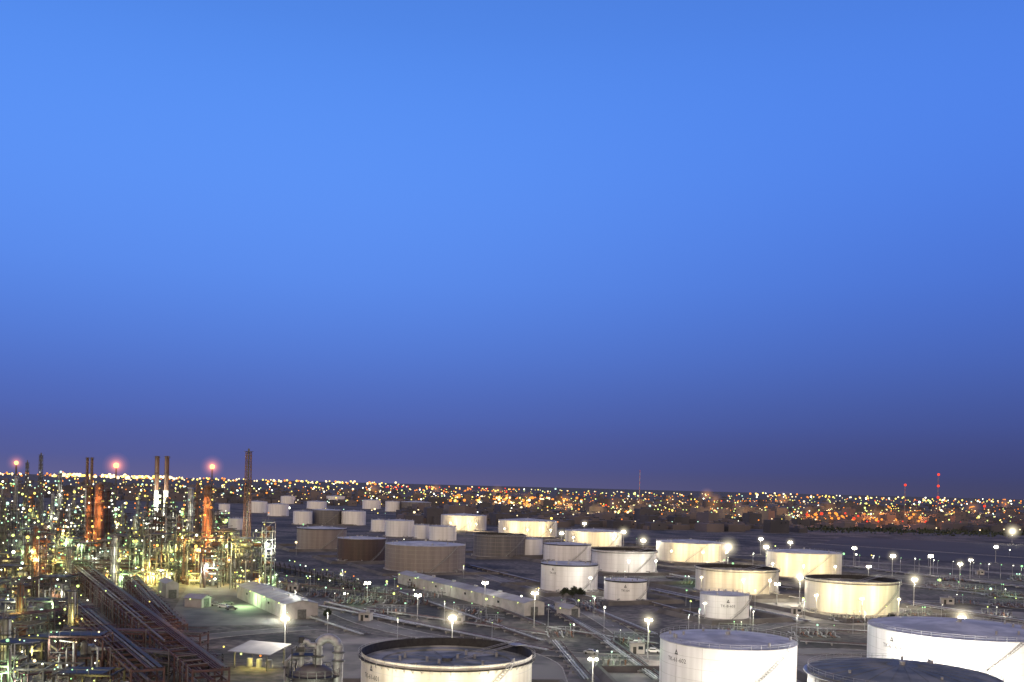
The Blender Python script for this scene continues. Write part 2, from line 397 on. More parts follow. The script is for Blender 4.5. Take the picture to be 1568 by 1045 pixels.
def tank_px(xl,xr,yr,yb,**k):
    xc=(xl+xr)/2; a,bb=ray(xc,yb); df=H*F/bb; wv=(xr-xl)/2/F
    dc=df/(1-wv); R=wv*dc; a2,br=ray(xc,yr)
    h=H-br*dc/F; X=ray(xc,(yr+yb)/2)[0]/F*dc
    k.setdefault('det',1 if dc<900 else 0)
    return tank(X,dc,R,h,**k),X,dc,R,h
def tank_d(xl,xr,yr,d,**k):
    xc=(xl+xr)/2; X,Y,z=PD(xc,yr,d); R=(xr-xl)/2/F*d
    return tank(X,Y,R,z,**k),X,Y,R,z
T1=tank_d(555,815,997,214,mat='cream',kind='open',det=2,darkrim=True,text='TK-61-601',ta=-1.0)
T2=tank_d(1012,1217,979,243,mat='white',kind='cone',det=2,text='TK-61-602',ta=-0.80)
T3=tank_d(1337,1600,962,255,mat='white',kind='cone',det=2,text='TK-61-604',ta=-0.75)
T4=tank_d(1243,1520,1032,205,mat='grey',kind='dome',det=2,stair=False)
T5=tank_px(1235,1372,886,943,mat='cream',kind='open',darkrim=True)
T6=tank_px(1066,1190,869,911,mat='cream',kind='open',darkrim=True)
T7=tank_px(1072,1146,909,950,mat='white',text='TK-B-603',ta=0.15)
T8=tank_px(828,915,863,908,mat='white',text='TK-62',ta=-0.6,darkrim=True)
T9=tank_px(925,990,888,922,mat='white',text='TK-64',ta=0.0,darkrim=True)
T10=tank_px(906,1005,842,878,mat='white',kind='open',darkrim=True)
T11=tank_px(1175,1286,845,886,mat='cream')
T12=tank_px(1005,1110,830,862,mat='cream')
T13=tank_px(832,905,833,861,mat='white',darkrim=True)
T14=tank_px(865,952,813,838,mat='cream')
T15=tank_px(763,853,797,823,mat='cream')
T16=tank_px(675,745,789,813,mat='cream')
tank_px(725,805,818,854,mat='grey',kind='open',ribs=True)
tank_px(590,712,833,877,mat='tan',ribs=True)
tank_px(517,590,824,861,mat='brown')
tank_px(455,530,809,843,mat='tan',darkrim=True)
tank_px(478,523,781,804,mat='grey')
for t in [(523,560,783,805),(590,634,797,823),(657,699,806,829),(449,478,783,804),(410,442,772,791),(555,583,766,780),(590,612,768,784),
          (378,409,768,786),(568,590,796,815),(634,657,804,826),(790,831,825,853),(470,500,768,780),(350,372,794,812),(335,352,772,788),(700,724,790,812),
          (430,452,760,772),(500,528,760,770)]:
    tank_px(*t,mat='white',stair=False)
tank_px(613,660,769,785,mat='grey',stair=False)

# containment bunds
def bund(cx,cy,hx,hy,rz,h=1.4):
    b=MB(); co,si=math.cos(rz),math.sin(rz); prof=[(1.9,0),(0.5,h),(-0.5,h),(-1.9,0)]
    cs=[(-1,-1),(1,-1),(1,1),(-1,1)]; vs=[]
    for sx,sy in cs:
        for o,z in prof:
            x=sx*(hx+o);y=sy*(hy+o); vs.append((x*co-y*si,x*si+y*co,z))
    fs=[]
    for i in range(4):
        j=(i+1)%4
        for k in range(3): fs.append((i*4+k,j*4+k,j*4+k+1,i*4+k+1))
    b.add(vs,fs,M['bund']); b.obj('earth_bund',(cx,cy,0))
GR=math.radians(-66)
for (o,X,Y,R,h) in [T5,T6,T7,T8,T9,T10,T11,T12,T13,T14,T15]:
    bund(X,Y,R*1.5+3,R*1.45+4,GR,U(1.1,1.7))
for t in TANKS[16:21]: bund(t[0],t[1],t[2]*1.45+3,t[2]*1.4+3,GR,U(1.1,1.7))
bund(T1[1],T1[2],30,30,0.1,1.5); bund(T2[1],T2[2],27,27,0.1,1.6)

# ---------------------------------------------------------------- lamp posts
def lamp_post(x,y,h=12,W=6000,col=(1,0.93,0.72),heads=2,hal=3.0,g=0.42,name='floodlight_mast'):
    b=MB(); b.cyl((0,0,0),(0,0,h),0.16+h*0.006,0.10,M['galv'],8); b.box((0,0,0.2),(0.8,0.8,0.4),M['conc'])
    b.box((0,0,h-0.1),(1.8,0.15,0.15),M['galv'])
    for i in range(heads):
        xx=(-0.8+1.6*i) if heads>1 else 0
        b.box((xx,-0.15,h+0.12),(0.65,0.4,0.5),M['steel']); b.globe((xx,-0.42,h+0.1),g,E['flood'])
    o=b.obj(name,(x,y,0))
    if W: light(o,(0,-1.0,h+0.1),W,col,0.5)
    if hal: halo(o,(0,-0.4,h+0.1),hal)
    return o
for px,py,h,W,hl in [(437,948,12,9000,4.6),(693,947,12,9000,4.8),(908,1010,11,6000,2.2),(993,950,12,14000,3.8),(819,909,12,9000,3.8),(1472,946,13,34000,5.5),
    (1400,888,13,14000,5.0),(1225,885,12,26000,5.5),(1470,864,12,6000,3.6),(1367,852,12,7000,4.4),(1308,840,12,5000,2.8),(1115,838,14,26000,8),
    (955,815,13,20000,6.5),(985,828,13,18000,6),(860,817,13,14000,5),(1173,838,14,14000,5.5),(743,893,10,3000,2),(640,912,9,2500,1.6),(1486,858,12,3000,2.8),
    (1550,814,14,18000,10),(655,783,14,9000,5),(703,782,13,9000,6),(735,770,14,16000,8),(895,802,13,12000,5),(1425,852,12,2500,2.4),(563,893,8,2000,1.4),
    (1210,831,12,8000,4.5),(1165,826,12,5000,4),(1525,838,12,2500,3.2),(1330,868,11,2500,2.2),(1190,895,9,2500,1.6)]:
    x,y=P(px,py,h); lamp_post(x,y,h,W,hal=hl,g=0.36 if y<320 else (0.5 if y<600 else 0.9))
def flood_for(T,offs,W,dist=14,h=9,col=(1,0.78,0.42),inner=True):
    o,X,Y,R,hh=T; base=math.atan2(-Y,-X)
    for of in offs:
        a=base+of; x=X+(R+dist)*math.cos(a); y=Y+(R+dist)*math.sin(a)
        lamp_post(x,y,h,W,col,heads=1,hal=1.9,g=0.28)
WW=(1,.95,.82)
flood_for(T1,(-0.6,0.1,0.7),9500,9,8,(1,0.90,0.68))  # unseen masts added below the view to brighten this tank's wall
flood_for(T2,(0.45,),24000,11,6,WW); flood_for(T2,(-0.35,),3500,9,4,WW)  # low unseen masts added in front to whiten this tank
flood_for(T3,(-0.5,-0.1,0.3),24000,10,7,WW)
flood_for(T5,(-0.5,0.15,0.7),9500,9,8,(1,0.84,0.5))
flood_for(T6,(0.55,0.1),8500,9,8); flood_for(T6,(-0.6,),3500,9,8)
flood_for(T11,(-0.6,0.0,0.6),10000,9,8)
flood_for(T12,(-0.4,0.25,0.8),10000,9,8)
flood_for(T14,(-0.5,0.5),15000,10,8)
flood_for(T15,(-0.6,0,0.6),15000,10,8)
flood_for(T16,(-0.4,0.4),19000,10,8)
flood_for(T10,(0.7,0.1),5500,9,8,WW)
flood_for(T8,(0.45,),5500,9,8,WW)
flood_for(T7,(-0.4,),2000,9,7,WW)

# ---------------------------------------------------------------- refinery equipment
def pick(kind='mix'):
    r=rnd()
    if kind=='orange': return E['orange'] if r<.6 else E['yellow']
    if kind=='green': return E['green'] if r<.24 else (E['cyan'] if r<.48 else (E['lime'] if r<.74 else E['white']))
    return E['white'] if r<.24 else E['lime'] if r<.50 else E['yellow'] if r<.64 else E['green'] if r<.76 else E['cyan'] if r<.87 else E['warm'] if r<.96 else E['orange']
def gr(y): return max(0.18,y/1500*(U(0.55,1.5) if rnd()<.8 else U(1.6,2.8)))
LC={'y':(1,0.85,0.22),'g':(0.6,1,0.42),'w':(0.95,1,0.76),'o':(1,0.38,0.10)}
LK=1.9
def column(x,y,h,r,mat='alu',lights='mix',nl=None,L=None,name='distillation_column'):
    b=MB(); m=M[mat]
    b.cyl((0,0,0),(0,0,h*0.08),r*1.15,r,m,20)
    pr=[(r,h*0.08),(r,h*0.62),(r*0.86,h*0.66),(r*0.86,h-r)]
    for i in range(1,5): pr.append((r*0.86*math.cos(i/4*math.pi/2)+0.01,h-r+r*0.86*math.sin(i/4*math.pi/2)))
    b.lathe(pr,m,20)
    np=max(3,int(h/4))
    for i in range(1,np+1):
        z=h*0.10+(h*0.86)*i/np; a0=U(0,6.28); a1=a0+U(3.6,6.2); ro=r+1.2
        b.lathe([(r*0.8,z),(ro,z),(ro,z+0.15),(r*.8,z+0.15)],M['dark'],16,sm=False,a0=a0,a1=a1)
        b.lathe([(ro,z+1.0),(ro,z+1.12)],M['steel'],16,sm=False,a0=a0,a1=a1)
        for k in range(8):
            t=a0+(a1-a0)*k/7; b.bar((ro*math.cos(t),ro*math.sin(t),z),(ro*math.cos(t),ro*math.sin(t),z+1.1),0.09,M['steel'])
        k=nl if nl is not None else 2
        for _ in range(k):
            if rnd()<.3: continue
            t=U(3.4,6.0) if rnd()<.75 else U(0,6.28); b.globe(((ro+.1)*math.cos(t),(ro+.1)*math.sin(t),z+1.7),gr(y)*.9,pick(lights))
    for t in (4.2,5.4,0.6):
        rr=r+0.35; b.tube([(rr*math.cos(t),rr*math.sin(t),0),(rr*math.cos(t),rr*math.sin(t),h*U(.6,.98)),(0.3*math.cos(t),.3*math.sin(t),h+0.6)],0.22,M['pipegrey'],6)
    b.bar(((r+.7)*math.cos(4.9),(r+.7)*math.sin(4.9),0),((r+.7)*math.cos(4.9),(r+.7)*math.sin(4.9),h*.95),0.5,M['steel'],0.08)
    o=b.obj(name,(x,y,0))
    if L:
        for q in range(L[1]): light(o,(U(-1,1)*(r+3),-(r+3.2),h*(0.15+0.7*(q+.5)/L[1])),L[2]*LK,LC[L[0]],0.4)
    return o
def structure(x,y,w,d,h,mat='steel',lights='mix',nl=14,L=('w',2,1500),rz=0,name='process_structure'):
    nl=int(nl*.62)
    b=MB(); m=M[mat]; nx=max(2,round(w/6)+1); ny=max(2,round(d/6)+1); nz=max(1,round(h/4.5))
    X=[-w/2+w*i/(nx-1) for i in range(nx)]; Yy=[-d/2+d*i/(ny-1) for i in range(ny)]; Z=[h*(i+1)/nz for i in range(nz)]
    for a in X:
        for c in Yy: b.bar((a,c,0),(a,c,h*U(.85,1)+.3),0.38,m)
    for z in Z:
        for a in X: b.bar((a,-d/2,z),(a,d/2,z),0.3,m,0.4)
        for c in Yy: b.bar((-w/2,c,z),(w/2,c,z),0.3,m,0.4)
        if rnd()<.75:
            b.box((U(-.2,.2)*w*.3,0,z+0.28),(w*U(.5,.9),d*.9,0.1),M['dark'])
        b.bar((-w/2,-d/2-.2,z+1.3),(w/2,-d/2-.2,z+1.3),0.1,M['steel'])
        for k in range(int(w/2.5)): b.bar((-w/2+k*2.5,-d/2-.2,z+.2),(-w/2+k*2.5,-d/2-.2,z+1.3),0.08,M['steel'])
    for i in range(nx-1):
        for k in range(nz):
            if rnd()<.35:
                z0=0 if k==0 else Z[k-1]; b.bar((X[i],-d/2,z0),(X[i+1],-d/2,Z[k]),0.18,m)
    for k in range(nz):
        z0=(0 if k==0 else Z[k-1])+0.4
        for _ in range(2+int(w/8)):
            t=rnd(); mm=M[random.choice(['alu','pipegrey','steel','rust','galv'])]; ex=U(-.4,.4)*w; ey=U(-.35,.35)*d
            if t<.45:
                ln=U(3,6); r=U(.5,1.1); b.cyl((ex-ln/2,ey,z0+r+.5),(ex+ln/2,ey,z0+r+.5),r,r,mm,12); b.box((ex-ln/4,ey,z0+.3),(.4,r*1.6,.8),m); b.box((ex+ln/4,ey,z0+.3),(.4,r*1.6,.8),m)
            elif t<.8:
                r=U(.5,1.2); hh=U(2.2,3.8); b.cyl((ex,ey,z0),(ex,ey,z0+hh),r,r,mm,12); b.cyl((ex,ey,z0+hh),(ex,ey,z0+hh+.5),r,r*.3,mm,12)
            else:
                b.box((ex,ey,z0+1),(U(1.5,3),U(1.5,3),2),mm)
    for _ in range(int(5+w/3)):
        px=U(-.5,.5)*w; z1=U(.3,1.08)*h; r=U(.12,.3); b.tube([(px,-d/2-.6,0),(px,-d/2-.6,z1),(px+U(-5,5),U(-.3,.3)*d,z1)],r,M[random.choice(['galv','pipegrey','maroon'])],6)
    for _ in range(nl):
        z=random.choice(Z)-U(0.3,1.5); b.globe((U(-.5,.5)*w,-d/2-.4 if rnd()<.7 else U(-.5,.5)*d,max(2,z if rnd()<.6 else z+2.2)),gr(y),pick(lights))
    o=b.obj(name,(x,y,0),rz)
    if L:
        for q in range(L[1]): light(o,(U(-.45,.45)*w,-d/2-1.6,h*U(.3,.95)),L[2]*LK,LC[L[0]],0.4)
    return o
def pipe_rack(p0,p1,w=8,h=7,lev=2,mat='maroon',pipes=9,nl=0.3,y=300,name='pipe_rack'):
    b=MB(); p0=Vector((*p0,0));p1=Vector((*p1,0)); D=(p1-p0); Ln=D.length; rz=math.atan2(D.y,D.x); n=max(2,int(Ln/7)); m=M[mat]
    zs=[h*(0.6+0.4*i/(max(1,lev-1))) for i in range(lev)]
    for i in range(n+1):
        x=Ln*i/n
        for s in(-1,1): b.bar((x,s*w/2,0),(x,s*w/2,h+.6),0.4,m)
        for z in zs: b.bar((x,-w/2,z),(x,w/2,z),0.35,m,0.5)
        if i<n and i%2==0:
            for s in(-1,1): b.bar((x,s*w/2,0),(x+Ln/n,s*w/2,zs[0]),0.18,m)
        if rnd()<nl:
            b.globe((x,random.choice((-1,1))*(w/2+.3),h+2.2),max(.25,y/1500*1.1),pick())
    for s in(-1,1):
        for z in zs: b.bar((0,s*w/2,z),(Ln,s*w/2,z),0.3,m,0.4)
    b.box((Ln/2,w/2-.7,h+.5),(Ln,1.0,.08),M['dark'])
    for s in (w/2-.2,w/2-1.2): b.bar((0,s,h+1.5),(Ln,s,h+1.5),.08,m)
    for z in zs:
        for k in range(pipes):
            if rnd()<.3: continue
            yy=-w/2+.5+(w-2)*k/(pipes-1); r=random.choice((.1,.14,.2,.28)); a=0 if rnd()<.5 else U(0,.4)*Ln; c=Ln if rnd()<.5 else U(.5,1)*Ln
            b.cyl((a,yy,z+.27+r),(c,yy,z+.27+r),r,r,M[random.choice(['pipegrey','pipegrey','steel','maroon','maroon','maroon'])],8)
    for _ in range(int(Ln/14)):
        x=U(0,Ln); b.tube([(x,-w/2-.5,0),(x,-w/2-.5,h+1),(x,0,h+1.2)],.16,M['pipegrey'],6)
    return b.obj(name,(p0.x,p0.y,0),rz)
def lattice_tower(x,y,h,w,stack=1.2,mat='rust',nl=10,lights='orange',name='lattice_flare_tower'):
    b=MB(); m=M[mat]; n=int(h/5)
    def c(i):
        k=w/2*(1-.35*i/n); return [Vector((sx*k,sy*k,h*i/n)) for sx,sy in((-1,-1),(1,-1),(1,1),(-1,1))]
    for i in range(n):
        A,B=c(i),c(i+1)
        for k in range(4):
            b.bar(A[k],B[k],0.24,m); b.bar(B[k],B[(k+1)%4],0.16,m); b.bar(A[k],B[(k+1)%4],0.12,m); b.bar(A[(k+1)%4],B[k],0.12,m)
        if i%3==2: b.box((0,0,h*(i+1)/n+.1),(w*1.1,w*1.1,.15),M['steel'])
    if stack: b.cyl((0,0,0),(0,0,h+1.5),stack/2,stack/2,M['pipegrey'],12)
    for i in range(nl): b.globe((U(-1,1)*w*.4,-w*.5,h*U(.1,.85)),gr(y)*.6,pick(lights))
    return b.obj(name,(x,y,0))
def chimney(x,y,h,r,name='chimney'):
    b=MB(); hs=h*.62
    b.cyl((0,0,0),(0,0,hs),r*1.15,r,M['white'],20,caps=False); b.cyl((0,0,hs),(0,0,h),r,r*.95,M['rust'],20)
    for z in (hs,h*.8,h-1): b.lathe([(r,z),(r+.9,z),(r+.9,z+.2),(r,z+.2)],M['steel'],16,sm=False); b.lathe([(r+.9,z+1.1),(r+.9,z+1.2)],M['steel'],16,sm=False)
    b.bar((0,-r-.3,0),(0,-r-.3,h),.5,M['galv'],.1)
    return b.obj(name,(x,y,0))
def at(px,ptop,d): X,Y,z=PD(px,ptop,d); return X,Y,z

x,y,h=at(381,692,466); t=lattice_tower(x,y,h,3.4,0.9,'rust',5,'mix'); light(t,(0,-6,14),5000,LC['g']); light(t,(0,-6,30),2500,LC['w'])
for px in(241,256):
    x,y,h=at(px,699,700); c=chimney(x,y,h,1.6); light(c,(0,-10,38),14000,LC['w']); light(c,(0,-10,22),14000,LC['w'])
for px,pt in((134,701),(141,701)):
    x,y,h=at(px,pt,760); chimney(x,y,h,1.1)
x,y,h=at(63,697,650); lattice_tower(x,y,h,2.6,0.8,'steel',4,'mix')
x,y,h=at(42,708,700); lattice_tower(x,y,h,2.4,0.6,'steel',4,'mix')
x,y,h=at(319,741,470); column(x,y,h,2.4,'rust','orange',3,('o',6,2400))
x,y,h=at(153,738,560); column(x,y,h,2.8,'rust','orange',3,('o',5,2200))
x,y,h=at(139,742,566); column(x,y,h,2.2,'rust','mix',1,('o',2,1500))
x,y,h=at(165,748,575); column(x,y,h,2.2,'maroon','mix',2)
x,y,h=at(292,745,520); column(x,y,h,1.8,'alu','mix',2,('w',3,1400))
x,y,h=at(303,738,540); column(x,y,h,1.2,'rust','orange',1)
x,y,h=at(92,722,720); column(x,y,h,1.8,'alu','mix',2,('w',2,1400))
x,y,h=at(25,728,800); column(x,y,h,1.8,'alu','mix',2)
x,y,h=at(176,820,440); column(x,y,h,1.4,'alu','mix',1,('w',2,1300))
x,y,h=at(55,805,440); column(x,y,h,1.3,'rust','orange',1,('o',2,900))
x,y,h=at(412,800,470); structure(x,y,5,5,h,'alu','mix',6,('w',3,1200)) 
x,y,h=at(398,815,475); structure(x,y,5,6,h,'steel','mix',5,('g',2,1000))
x,y,h=at(240,778,520); structure(x,y,9,9,h,'dark','mix',6,('y',1,1000)) 
x,y,h=at(258,772,525); structure(x,y,7,9,h,'dark','mix',5,None)
x,y,h=at(275,800,500); structure(x,y,9,9,h,'steel','mix',16,('y',2,1600))
x,y,h=at(340,810,480); structure(x,y,12,9,h,'steel','green',16,('g',2,1800))
for px in range(10,400,26):
    d=U(440,500); x,y,h=at(px+U(-6,6),U(808,850),d); structure(x,y,U(8,12),U(8,11),h,random.choice(['steel','dark','dark','maroon']),'mix',int(U(20,32)),(random.choice('yygw'),2,U(1200,2600)))
for px in range(170,430,22):
    x,y=P(px,U(886,896)); structure(x,y,U(7,10),5,U(3.5,6),'steel','mix',int(U(8,13)),(random.choice('yyyg'),2,U(1300,2400)),name='pump_shelter')
for i in range(46):
    d=U(520,1100); px=U(-10,360); x,y,_=PD(px,0,d); hh=U(10,26)
    structure(x,y,U(9,18),U(8,12),hh,random.choice(['steel','dark','dark']),random.choice(['mix','green','mix']),int(U(14,26)),(random.choice('ywgg'),1,U(2000,4500)) if rnd()<.6 else None)
for i in range(44):
    d=U(480,1050); px=U(-10,340); x,y,_=PD(px,0,d); hh=U(18,38)
    column(x,y,hh,U(.8,1.6),random.choice(['steel','alu','rust','steel','pipegrey']),random.choice(['mix','mix','green','green','orange']),random.choice((1,2,2)),(random.choice('ywg'),1,2500) if rnd()<.3 else None)
for px,py in [(10,905),(48,912),(90,918),(15,950),(62,960),(20,1000),(80,1010),(130,1035),(20,1050),(75,1065),(140,1075),(-20,930)]:
    x,y=P(px+U(-8,8),py); structure(x,y,U(9,15),U(7,10),U(6,11),random.choice(['steel','maroon','dark']),random.choice(['mix','green']),int(U(12,20)),(random.choice('yygw'),1,U(1000,2000)),rz=U(-.1,.1))
for px,py in [(40,895),(105,905),(30,975),(8,1030),(110,985)]:
    x,y=P(px,py); column(x,y,U(13,19),U(.8,1.3),random.choice(['alu','rust']),'mix',1,('y',1,900))
# pipe racks
r0=pipe_rack(P(112,880),P(322,1075),8,7,2,'maroon',10,.10)
light(r0,(60,-8,10),1800,LC['w']); light(r0,(150,-8,10),1500,LC['w']); light(r0,(230,8,11),1500,LC['o'])  # fill lights added beside the rack, without fixtures
pipe_rack(P(100,950),P(225,1075),7,7,2,'maroon',9,.15)
pipe_rack(P(-30,925),P(150,902),7,7,2,'steel',9,.4,400)
pipe_rack(P(100,1000),P(312,1008),6,6.5,2,'maroon',8,.15)
pipe_rack(P(-20,985),P(140,965),7,7,2,'steel',8,.4)
pipe_rack(P(200,905),P(270,990),6,6,2,'maroon',7,.1)
pipe_rack(P(160,1030),P(330,1045),6,6,2,'dark',8,.1)
pipe_rack(P(-30,885),P(400,893),8,9,3,'steel',9,.6,450)
pipe_rack(P(430,900),P(640,926),5,4,1,'steel',6,.7,420)
pipe_rack(P(400,868),P(560,905),5,4,1,'dark',6,.4,450)
for px,pt,d,hl in((25,709,900,9),(178,713,1100,15),(325,715,1150,14)):
    X,Y,z=PD(px,pt,d); b=MB(); b.cyl((0,0,0),(0,0,z-2),0.7,0.5,M['steel'],8)
    for i in range(6):
        zz=(z-2)*(i+1)/6; b.bar((-1.6,-1,zz),(1.6,1,zz),.2,M['steel']); b.bar((-1.6,1,0),(-1.0,.6,z-3),.25,M['steel']); b.bar((1.6,-1,0),(1.0,-.6,z-3),.25,M['steel'])
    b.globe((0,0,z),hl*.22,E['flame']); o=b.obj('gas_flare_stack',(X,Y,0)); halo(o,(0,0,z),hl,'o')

# foreground vapour column head with gooseneck
X,Y,z=PD(480,1018,150); b=MB(); r=3.2
pr=[(r,0),(r,z-2)]+[(r*math.cos(i/6*math.pi/2)+.01,z-2+2.2*math.sin(i/6*math.pi/2)) for i in range(1,7)]
b.lathe(pr,M['pipegrey'],40)
for i in range(6): b.lathe([(r,z-2-3*i),(r+.06,z-2-3*i),(r+.06,z-2.2-3*i),(r,z-2.2-3*i)],M['steel'],40,sm=False)
b.lathe([(r*.95,z-1.6),(r+1.0,z-1.6),(r+1.0,z-1.4),(r*.95,z-1.4)],M['dark'],28,sm=False)
for k in range(20):
    t=k/20*6.283; b.bar(((r+.95)*math.cos(t),(r+.95)*math.sin(t),z-1.5),((r+.95)*math.cos(t),(r+.95)*math.sin(t),z-.4),.08,M['steel'])
for zz in(-.4,-.95): b.lathe([(r+.95,z+zz),(r+.99,z+zz),(r+.99,z+zz+.07),(r+.95,z+zz+.07)],M['steel'],28,sm=False)
b.box((-1.2,0,z+1.5),(3.8,3.2,.15),M['dark'])
for sx in(-3.0,0.6):
    for sy in(-1.5,1.5): b.bar((sx,sy,z-1.4),(sx,sy,z+2.6),.16,M['dark'])
for zz in(2.1,2.6):
    b.bar((-3.0,-1.5,z+zz),(.6,-1.5,z+zz),.09,M['steel']); b.bar((-3.0,1.5,z+zz),(.6,1.5,z+zz),.09,M['steel']); b.bar((-3.0,-1.5,z+zz),(-3.0,1.5,z+zz),.09,M['steel'])
def arc(cx,cz,rad,a0,a1,yy=0,n=12): return [(cx+rad*math.cos(a0+(a1-a0)*i/n),yy,cz+rad*math.sin(a0+(a1-a0)*i/n)) for i in range(n+1)]
b.tube([(.6,0,z-.2),(.6,0,z+2.4)]+arc(2.2,z+2.5,1.6,math.pi,0)+[(3.8,0,z+1),(3.8,0,z-8),(3.8,0,0)],.72,M['galv'],20)
for (cx,cz) in((.6,z+1.2),(3.8,z+.6),(3.8,z+1.9)): b.cyl((cx,0,cz),(cx,0,cz+.25),1.0,1.0,M['steel'],20)
b.tube([(-1.8,-.4,z-.8),(-1.8,-.4,z+2.9)]+arc(-1.2,z+3.0,.6,math.pi,.2,-.4,6)+[(.3,-.2,z+3.0)],.42,M['galv'],14)
b.cyl((-1.8,-.4,z+3.4),(-1.8,-.4,z+4.3),.55,.45,M['dark'],12); b.box((-1.8,-.4,z+2.4),(1.1,1.1,.7),M['dark'])
b.tube([(-4.1,0,0),(-4.1,0,z+.4),(-3.4,0,z+1.1),(-1.8,0,z+1.1)],.4,M['galv'],12)
b.cyl((-4.1,0,z-.6),(-4.1,0,z-.3),.65,.65,M['steel'],14)
b.bar((-3.3,-1.8,0),(-3.3,-1.8,z+.6),.6,M['steel'],.12)
o=b.obj('reactor_vessel_with_gooseneck_pipe',(X,Y,0)); light(o,(2,-9,z-3),1800,LC['w'])

# ---------------------------------------------------------------- sheds and buildings
def shed(p0,p1,w,h,name='warehouse_building',wins=False,ridge=1.2):
    p0=Vector((*p0,0));p1=Vector((*p1,0)); D=p1-p0; L=D.length; rz=math.atan2(D.y,D.x); b=MB(); y=w/2
    vs=[(0,-y,0),(L,-y,0),(L,y,0),(0,y,0),(0,-y,h),(L,-y,h),(L,y,h),(0,y,h),(0,0,h+ridge),(L,0,h+ridge)]
    b.add(vs,[(0,1,5,4),(2,3,7,6),(1,2,6,9,5),(3,0,4,8,7)],M['shed'])
    e=.5; hh=h-.05
    b.add([(-e,-y-e,hh),(L+e,-y-e,hh),(L+e,0,h+ridge+.12),(-e,0,h+ridge+.12),(-e,y+e,hh),(L+e,y+e,hh)],[(0,1,2,3),(3,2,5,4)],M['shedroof'])
    n=int(L/6)
    for i in range(n):
        x=(i+.5)*L/n
        for s in(-1,1):
            if wins or i%5==2: b.box((x,s*(y+.03),h*.62),(1.6,.1,.9),M['win'])
            b.box((i*L/n+.2,s*(y+.06),h/2),(.18,.14,h-.1),M['shed'])
        b.bar((i*L/n,-y-e,hh+.05),(i*L/n,0,h+ridge+.16),.08,M['shedroof']); b.bar((i*L/n,y+e,hh+.05),(i*L/n,0,h+ridge+.16),.08,M['shedroof'])
    for i in range(int(L/22)): b.box((i*22+11,0,h+ridge+.35),(2.2,.9,.6),M['galv'])
    b.box((L+.04,0,1.7),(.1,3.2,3.4),M['steel']); b.box((-.04,0,1.7),(.1,3.2,3.4),M['steel'])
    for k in range(int(L/20)+1): b.globe((k*20+3,-y-.6,h-.3),.28,E['lime'])
    return b.obj(name,(p0.x,p0.y,0),rz)
s1=shed(P(622,893),P(818,943),9,5)
light(s1,(60,-12,7),2000,LC['w'])
s2=shed(P(385,915),P(462,948),12,5.5)
light(s2,(30,-11,4),7000,LC['g']); light(s2,(70,-10,4),6000,LC['w']); light(s2,(45,6,16),9000,LC['w'])
shed(P(290,928),P(316,930),6,3.5,'equipment_shed'); shed(P(252,910),P(264,916),5,6,'switch_room_building'); shed(P(860,942),P(880,946),5,3.5,'equipment_shed')
sh=MB()
X,Y=P(397,1022)
for sx in(-5,5):
    for sy in(-4,4): sh.bar((sx,sy,0),(sx,sy,4.6),.25,M['steel'])
sh.add([(-6.5,-5,4.6),(6.5,-5,4.6),(6.5,5,6.0),(-6.5,5,6.0),(-6.5,-5,4.4),(6.5,-5,4.4),(6.5,5,5.8),(-6.5,5,5.8)],[(0,1,2,3),(7,6,5,4),(0,4,5,1),(1,5,6,2),(2,6,7,3),(3,7,4,0)],M['shedroof'])
for k in range(3): sh.cyl((-3+3*k,0,0),(-3+3*k,0,2.2),.8,.8,M['alu'],12)
sh.globe((-3,-4,3.9),.3,E['lime']); sh.globe((3,-4,3.9),.3,E['orange'])
o=sh.obj('open_pump_shelter',(X,Y,0),-.35); light(o,(0,-2,3.6),2500,LC['y']); light(o,(-2,-3,14),1200,LC['w'])

def pipeline(pts,n=6,sp=.8,name='pipeline_bundle'):
    b=MB()
    for i in range(len(pts)-1):
        a=Vector((*pts[i],0));c=Vector((*pts[i+1],0));d=(c-a);L=d.length;d.normalize();nn=Vector((-d.y,d.x,0))
        for k in range(n):
            off=nn*((k-(n-1)/2)*sp); r=.12+.12*((k*7)%3)/2
            b.cyl(a+off+Vector((0,0,.7+r)),c+off+Vector((0,0,.7+r)),r,r,M[['galv','pipegrey','steel','alu','maroon'][(k*3+int(L))%5]],8)
        for k in range(int(L/8)):
            q=a+d*(k*8+2); w_=nn*(n*sp/2+.3); b.bar(q-w_+Vector((0,0,.45)),q+w_+Vector((0,0,.45)),.5,M['conc'],.45); b.bar(q-w_*.9,q-w_*.9+Vector((0,0,.4)),.3,M['conc']); b.bar(q+w_*.9,q+w_*.9+Vector((0,0,.4)),.3,M['conc'])
    b.obj(name)
for pts,n in [([(838,930),(930,985),(1010,1045)],6),([(870,920),(1000,975)],5),([(600,905),(830,985)],5),([(500,925),(620,955),(840,1000)],5),
    ([(1000,905),(1235,955)],6),([(1020,885),(1230,905)],5),([(1385,925),(1600,960)],6),([(1290,868),(1600,905)],6),([(1220,965),(1420,975),(1600,992)],5),
    ([(720,868),(830,895),(925,925)],5),([(440,935),(560,975)],5),([(410,915),(640,960)],5),([(600,885),(740,925),(830,960)],4),([(850,985),(900,1045)],5),
    ([(1230,920),(1020,880)],4),([(840,965),(1005,990)],4),([(1225,985),(1340,992)],4),([(1400,900),(1600,922)],4),([(1310,890),(1600,915)],3),([(560,935),(840,975)],3),([(700,895),(830,930)],3),([(880,895),(1070,945)],3)]:
    pipeline([P(*p) for p in pts],n)

